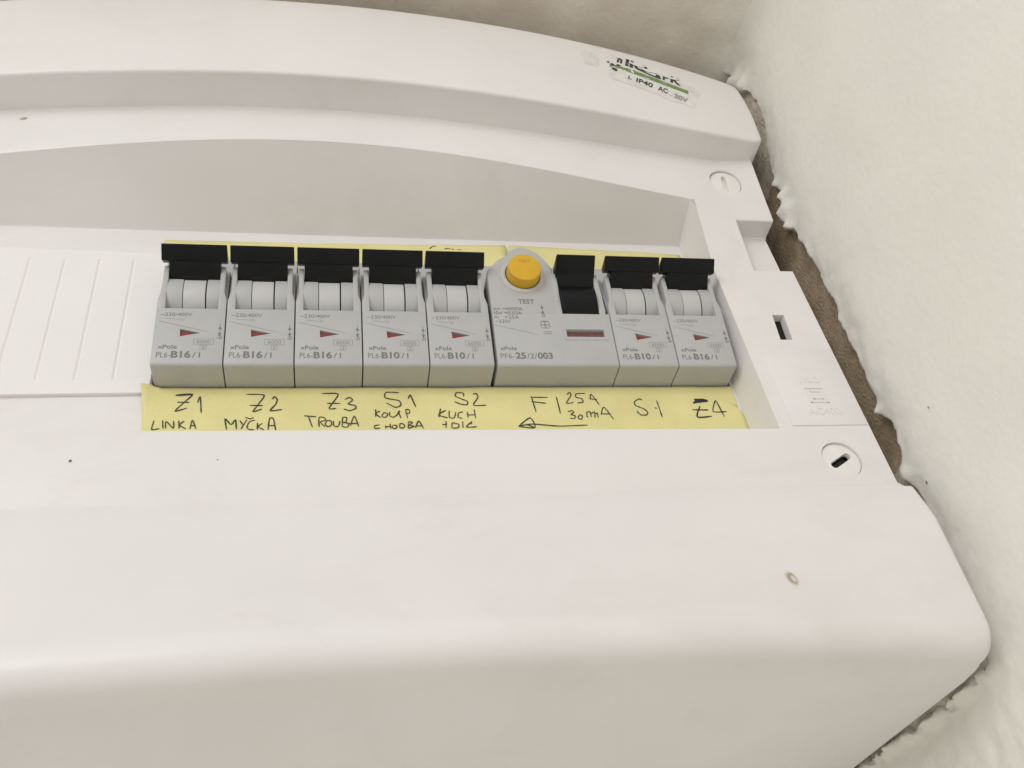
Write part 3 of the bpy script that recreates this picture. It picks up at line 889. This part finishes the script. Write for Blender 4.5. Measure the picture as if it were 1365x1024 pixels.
# ---------------------------------------------------------------- circuit breakers
FS = (11.39 - 8.72) / 17.63
def wface(u, v): return 8.72 + FS * v
NX = Vector((0, -FS, 1)).normalized()
def breaker_body():
    bm = bmesh.new()
    g = 0.15
    prism(bm, [(0.15, -22), (0.15, 8.0), (0.25, 8.45), (0.7, wface(0, .7)), (17.63, 11.39), (17.63, -22)], g, 17.5 - g, 0.18, 2)
    b = mesh_obj('body', bm, M_GREY)
    ct = bmesh.new()
    slab(ct, [(6.45, 11.1), (11.6, 9.85), (6.6, 8.75)], 20, lambda u, v: wface(u, v) - 1.1)
    boolean(b, ct)
    bm = bmesh.new()
    bm.from_mesh(b.data)
    # side cheeks of the toggle window
    for lo, hi in ((0, 1), (1, 0)):
        f = (lambda q: q) if lo == 0 else (lambda q: 17.5 - q)
        P = [(f(g), 17.4), (f(g), 20.5), (f(0.85), 23.2), (f(0.85), 31.6), (f(2.15), 31.6), (f(2.15), 17.4)]
        if lo: P = P[::-1]
        slab(bm, P, lambda u, v: wface(u, v) - 0.02, 1.0, 0.14, 2)
        Q = [(f(g), 20), (f(1.2), 20), (f(1.2), 34), (f(g), 34)]
        if lo: Q = Q[::-1]
        slab(bm, Q, lambda u, v: 10.3 - 0.05 * (v - 20), 0.5, 0.1, 1)
    # upper end of the housing and the fixed outer thirds of the drum
    prism(bm, [(29, -22), (29, 5.0), (45.2, 4.2), (45.2, -22)], g, 17.5 - g, 0.2, 1)
    cyl(bm, (0, 25.3, 4.4), (1, 0, 0), 8.0, 2.0, 6.05, n=72, bevel=0.12)
    cyl(bm, (0, 25.3, 4.4), (1, 0, 0), 8.0, 12.1, 15.6, n=72, bevel=0.12)
    me = b.data
    bpy.data.objects.remove(b); bpy.data.meshes.remove(me)
    return mesh_obj('body', bm, M_GREY)
def breaker_toggle():
    bm = bmesh.new()
    prism(bm, [(31.0, 15.9), (34.0, 19.0), (34.45, 18.8), (34.2, 13.5), (32.6, 13.5)], 0.4, 17.1, 0.3, 3)
    prism(bm, [(31.4, 16.0), (28.7, 13.0), (27.9, 11.8), (29.5, 9.5), (33.5, 10.5), (33.5, 15.5)], 2.3, 15.3, 0.18, 2)
    prism(bm, [(28.8, 12.95), (28.2, 12.5), (27.3, 11.6), (29, 9.5), (31, 12.0)], 5.8, 12.0, 0.12, 2)
    cyl(bm, (0, 25.3, 4.4), (1, 0, 0), 7.45, 5.0, 13.0, n=60)
    t = mesh_obj('toggle', bm, M_BLACK)
    bm = bmesh.new()
    cyl(bm, (0, 25.3, 4.4), (1, 0, 0), 7.9, 6.2, 11.75, n=72, bevel=0.12)
    d = mesh_obj('drum', bm, M_DRUM); d.parent = t
    return t
def breaker_flag():
    bm = bmesh.new()
    slab(bm, [(6.3, 11.3), (11.8, 9.9), (6.3, 8.5)], lambda u, v: wface(u, v) - 1.0, lambda u, v: wface(u, v) - 1.08)
    w = mesh_obj('flag_window', bm, M_DARK, smooth=False)
    bm = bmesh.new()
    slab(bm, [(6.48, 10.75), (9.2, 10.1), (11.5, 9.85), (6.6, 8.75)], lambda u, v: wface(u, v) - 0.55, lambda u, v: wface(u, v) - 0.9)
    r = mesh_obj('red_flag', bm, M_RED, smooth=False); r.parent = w
    return w
def symbol(bm, u, v0, v1):
    stroke(bm, [(u, v0), (u, v1)], wface, 0.14)
    m = (v0 + v1) / 2
    for a, s in ((m + 1.0, 1), (m - 1.1, -1)):
        vs = [bm.verts.new(W(u - 0.5, a - 0.45 * s, wface(0, a - .45 * s) + .035)), bm.verts.new(W(u + 0.5, a - 0.45 * s, wface(0, a - .45 * s) + .035)), bm.verts.new(W(u, a + 0.5 * s, wface(0, a + .5 * s) + .035))]
        bm.faces.new(vs)
    stroke(bm, [(u - .55, v1 + .3), (u - .1, v1 - .15), (u + .5, v1 + .1), (u + .3, v1 + .75), (u - .3, v1 + .75)], wface, 0.16)
def breaker_print(rating):
    bm = bmesh.new()
    put_text(bm, '~230/400V', 1.15, (1.4, 15.05), wface, 7.7, 0.0, 0.03)
    put_text(bm, 'xPole', 1.25, (1.55, 4.95), wface, 4.6, 0.012, 0.03)
    put_text(bm, 'PL6-', 1.75, (1.4, 2.3), wface, 3.3, -0.004, 0.03)
    put_text(bm, rating, 2.0, (4.9, 2.3), wface, 4.7, 0.03, 0.03)
    put_text(bm, '/1', 1.75, (10.0, 2.3), wface, 1.9, 0.0, 0.03)
    symbol(bm, 16.25, 12.8, 8.2)
    a = mesh_obj('rating_print', bm, M_PRINT, smooth=False)
    a['label'] = 'grey printed rating ' + rating
    bm = bmesh.new()
    stroke(bm, [(2.6, 14.3), (6.4, 13.95)], wface, 0.12)
    stroke(bm, [(6.2, 14.5), (7.3, 13.9), (6.2, 13.6)], wface, 0.12)
    stroke(bm, [(0.9, 13.55), (13.4, 10.2)], wface, 0.16)
    def outline(x0, y0, x1, y1):
        for P in ([(x0, y0), (x1, y0)], [(x1, y0), (x1, y1)], [(x1, y1), (x0, y1)], [(x0, y1), (x0, y0)]):
            stroke(bm, P, wface, 0.13, taper=False)
    outline(10.0, 6.35, 14.9, 8.0); outline(11.7, 4.75, 13.2, 6.1)
    put_text(bm, '6000', 1.1, (10.7, 6.65), wface, 3.5, 0.02, 0.03)
    put_text(bm, '3', 0.95, (12.1, 4.95), wface, 0.65, 0.02, 0.03)
    b = mesh_obj('marking_print', bm, M_PALEPRINT, smooth=False)
    return a, b
proto = {}
parts = [breaker_body(), breaker_toggle(), breaker_flag()]
p16, mk16 = breaker_print('B16')
p10, _mk = breaker_print('B10')
bpy.data.objects.remove(_mk)
def kids(o): return [c for c in bpy.data.objects if c.parent == o]
def copy_tree(o, parent):
    c = o.copy(); COL.objects.link(c); c.parent = parent
    for k in kids(o): copy_tree(k, c)
    return c
row = [(0, 'B16', 'grey B16 circuit breaker above the handwritten word LINKA, next to the blank plate'),
       (1, 'B16', 'grey B16 circuit breaker above the handwritten Z2 MYČKA'),
       (2, 'B16', 'grey B16 circuit breaker above the handwritten Z3 TROUBA'),
       (3, 'B10', 'grey B10 circuit breaker above the handwritten S1 KOUP CHODBA'),
       (4, 'B10', 'grey B10 circuit breaker above the handwritten S2 KUCH, next to the yellow button unit'),
       (7, 'B10', 'grey B10 circuit breaker right of the residual current breaker, above a lone handwritten S1'),
       (8, 'B16', 'grey B16 circuit breaker at the right end of the row, above the handwritten Z4')]
GRP = 'single pole circuit breakers in the row'
first = True
roots = []
for k, rating, lab in row:
    r = empty('circuit_breaker', (17.5 * k, 0, 0))
    tag(r, lab, 'circuit breaker', GRP)
    src = parts + [p16 if rating == 'B16' else p10, mk16]
    roots.append((r, src))
for r, src in roots:
    for o in src:
        c = copy_tree(o, r)
def drop(o):
    for k in kids(o): drop(k)
    bpy.data.objects.remove(o)
for o in parts + [p16, p10, mk16]: drop(o)

# ---------------------------------------------------------------- residual current device
rcd = empty('residual_current_breaker', (87.5, 0, 0))
tag(rcd, 'wide grey residual current breaker with a round yellow test button', 'residual current breaker')
bm = bmesh.new()
L0, L1 = 0.85, 34.9
prism(bm, [(0.15, -22), (0.15, 8.0), (0.25, 8.45), (0.7, wface(0, .7)), (17.63, 11.39), (17.63, -22)], L0, L1, 0.18, 2)
b = mesh_obj('body', bm, M_GREY)
ct = bmesh.new()
slab(ct, [(21.4, 12.0), (32.3, 12.0), (32.3, 9.7), (21.4, 9.7)], 20, lambda u, v: wface(u, v) - 1.3)
boolean(b, ct)
bm = bmesh.new(); bm.from_mesh(b.data)
me = b.data; bpy.data.objects.remove(b); bpy.data.meshes.remove(me)
# rounded shoulder round the button
disc = [(L0, 17.5), (20.0, 17.5), (20.0, 31.4), (20.4, 33.6), (19.6, 35.2), (18.3, 37.2), (16.6, 39.4), (14.6, 40.8), (12.6, 41.6), (10.6, 41.5), (9.2, 41.0), (8.6, 40.2), (7.8, 40.3), (7.4, 38.6), (6.0, 37.6), (4.4, 36.6), (3.0, 35.0), (1.6, 33.4), (L0, 32.4)]
slab(bm, disc[::-1], lambda u, v: wface(u, v) - 0.02, -3, 0.3, 3)
# cheeks of the lever
for P in ([(19.6, 17.4), (19.6, 31.8), (21.15, 31.8), (21.15, 17.4)], [(32.1, 17.4), (32.1, 31.8), (33.4, 31.8), (33.9, 24), (33.9, 17.4)]):
    slab(bm, P[::-1], lambda u, v: wface(u, v) + 0.05, 1.0, 0.15, 2)
slab(bm, [(33.5, 20), (L1, 20), (L1, 34), (33.5, 34)][::-1], lambda u, v: 10.0, 0.5, 0.1, 1)
prism(bm, [(17, -22), (17, 5.0), (45.2, 4.2), (45.2, -22)], L0, L1, 0.2, 1)
# raised rim round the flag window
for P in ([(20.6, 13.1), (33.1, 13.1), (32.45, 12.1), (21.25, 12.1)], [(20.6, 8.6), (21.25, 9.6), (32.45, 9.6), (33.1, 8.6)], [(20.6, 13.1), (21.25, 12.1), (21.25, 9.6), (20.6, 8.6)], [(33.1, 13.1), (33.1, 8.6), (32.45, 9.6), (32.45, 12.1)]):
    slab(bm, P[::-1], lambda u, v: wface(u, v) + 0.16, lambda u, v: wface(u, v) - 0.05, 0.04, 1)
# collar of the button
bc = (11.1, 30.9, wface(0, 30.9))
ax = (0, NX.y, NX.z)
rb = mesh_obj('body', bm, M_GREY); rb.parent = rcd
bm = bmesh.new()
t = bmesh.new()
axv = Vector((0, -ax[2], ax[1])); e1 = Vector((1, 0, 0)); e2 = axv.cross(e1)
prof = [(5.15, 0.2), (5.2, 0.45), (5.6, 0.55), (6.0, 0.5), (6.35, 0.2), (6.45, -0.2)]
rings = []
for i in range(64):
    th = i * math.pi / 32
    rings.append([t.verts.new(W(*bc) + (e1 * math.cos(th) + e2 * math.sin(th)) * r_ * K + axv * h * K) for r_, h in prof])
for i in range(64):
    for j in range(len(prof) - 1):
        t.faces.new((rings[i][j], rings[i][j + 1], rings[(i + 1) % 64][j + 1], rings[(i + 1) % 64][j]))
merge(bm, t)
col_ = mesh_obj('button_collar', bm, M_DRUM); col_.parent = rcd
bm = bmesh.new()
cyl(bm, bc, ax, 5.1, 0.02, 0.16, n=48)
o = mesh_obj('button_gap', bm, M_DARK, smooth=False); o.parent = col_
bm = bmesh.new()
cyl(bm, bc, ax, (4.95, 4.8), 0.0, 4.0, n=72, bevel=0.35)
btn = mesh_obj('test_button', bm, M_YELLOW); btn.parent = rcd
btn['label'] = 'round yellow test button'
wbtn = lambda u, v: wface(u, v) + 4.0 / NX.z
bm = bmesh.new()
put_text(bm, 'TEST', 1.0, (9.4, 31.9), wbtn, 3.6, 0.0, 0.03)
o = mesh_obj('button_mark', bm, mat('dark_yellow_mark', (0.45, 0.25, 0.01), 0.5, 0.1, 500), smooth=False); o.parent = btn
# lever
bm = bmesh.new()
prism(bm, [(30.2, 14.0), (34.0, 19.0), (34.5, 18.8), (34.6, 13), (31, 10)], 20.8, 32.4, 0.35, 3)
R_, c_ = 9.7, (24.0, 3.6)
pr = []
for q in range(15):
    a = math.radians(-62 + q * 8.8)
    pr.append((c_[0] + R_ * math.sin(a), c_[1] + R_ * math.cos(a)))
pr += [(33, 3), (16, 2)]
prism(bm, pr, 21.3, 31.9, 0.15, 2)
prism(bm, [(30.6, 14.6), (28.2, 12.9), (26, 11), (31, 8), (33, 13)], 21.1, 32.1, 0.3, 3)
tg = mesh_obj('toggle', bm, M_BLACK, angle=40); tg.parent = rcd
# flag window
bm = bmesh.new()
slab(bm, [(21.45, 11.9), (32.2, 11.9), (32.2, 9.75), (21.45, 9.75)][::-1], lambda u, v: wface(u, v) - 0.9, lambda u, v: wface(u, v) - 1.2)
o = mesh_obj('flag_window', bm, M_DULLRED, smooth=False); o.parent = rcd
# print
bm = bmesh.new()
put_text(bm, 'TEST', 1.55, (8.7, 20.9), wface, 4.7, 0.012, 0.03)
for i, (s, wd) in enumerate((('Icn =6000A', 8.3), ('I∆n =0.03A', 8.0), ('In   =25A', 7.0), ('~230V', 4.3))):
    put_text(bm, s, 1.15, (1.4 + 0.12 * (i == 3), 18.5 - 1.45 * i), wface, wd, 0.0, 0.03)
put_text(bm, 'xPole', 1.25, (1.9, 5.1), wface, 4.6, 0.012, 0.03)
put_text(bm, 'PF6-', 1.75, (1.75, 2.4), wface, 3.9, -0.004, 0.03)
put_text(bm, '25', 2.0, (5.9, 2.4), wface, 2.9, 0.03, 0.03)
put_text(bm, '/2/', 1.75, (9.1, 2.4), wface, 2.8, 0.0, 0.03)
put_text(bm, '003', 2.0, (12.1, 2.4), wface, 4.2, 0.03, 0.03)
symbol(bm, 15.4, 20.9, 16.6)
o = mesh_obj('rating_print', bm, M_PRINT, smooth=False); o.parent = rcd
bm = bmesh.new()
stroke(bm, [(0.9, 13.6), (13.4, 10.2)], wface, 0.16)
for q in ((15.0, 13.6), (16.0, 13.6)):
    stroke(bm, [(q[0] - .6, q[1] - 1), (q[0] + .6, q[1] - 1), (q[0] + .6, q[1] + 1), (q[0] - .6, q[1] + 1), (q[0] - .6, q[1] - 1)], wface, 0.28)
stroke(bm, [(14.2, 13.6), (17.0, 13.6)], wface, 0.3)
stroke(bm, [(14.6, 15.0), (16.8, 14.8)], wface, 0.3)
for dv in (11.3, 10.7):
    stroke(bm, [(14.6, dv), (17.2, dv)], wface, 0.3)
o = mesh_obj('marking_print', bm, M_PALEPRINT, smooth=False); o.parent = rcd
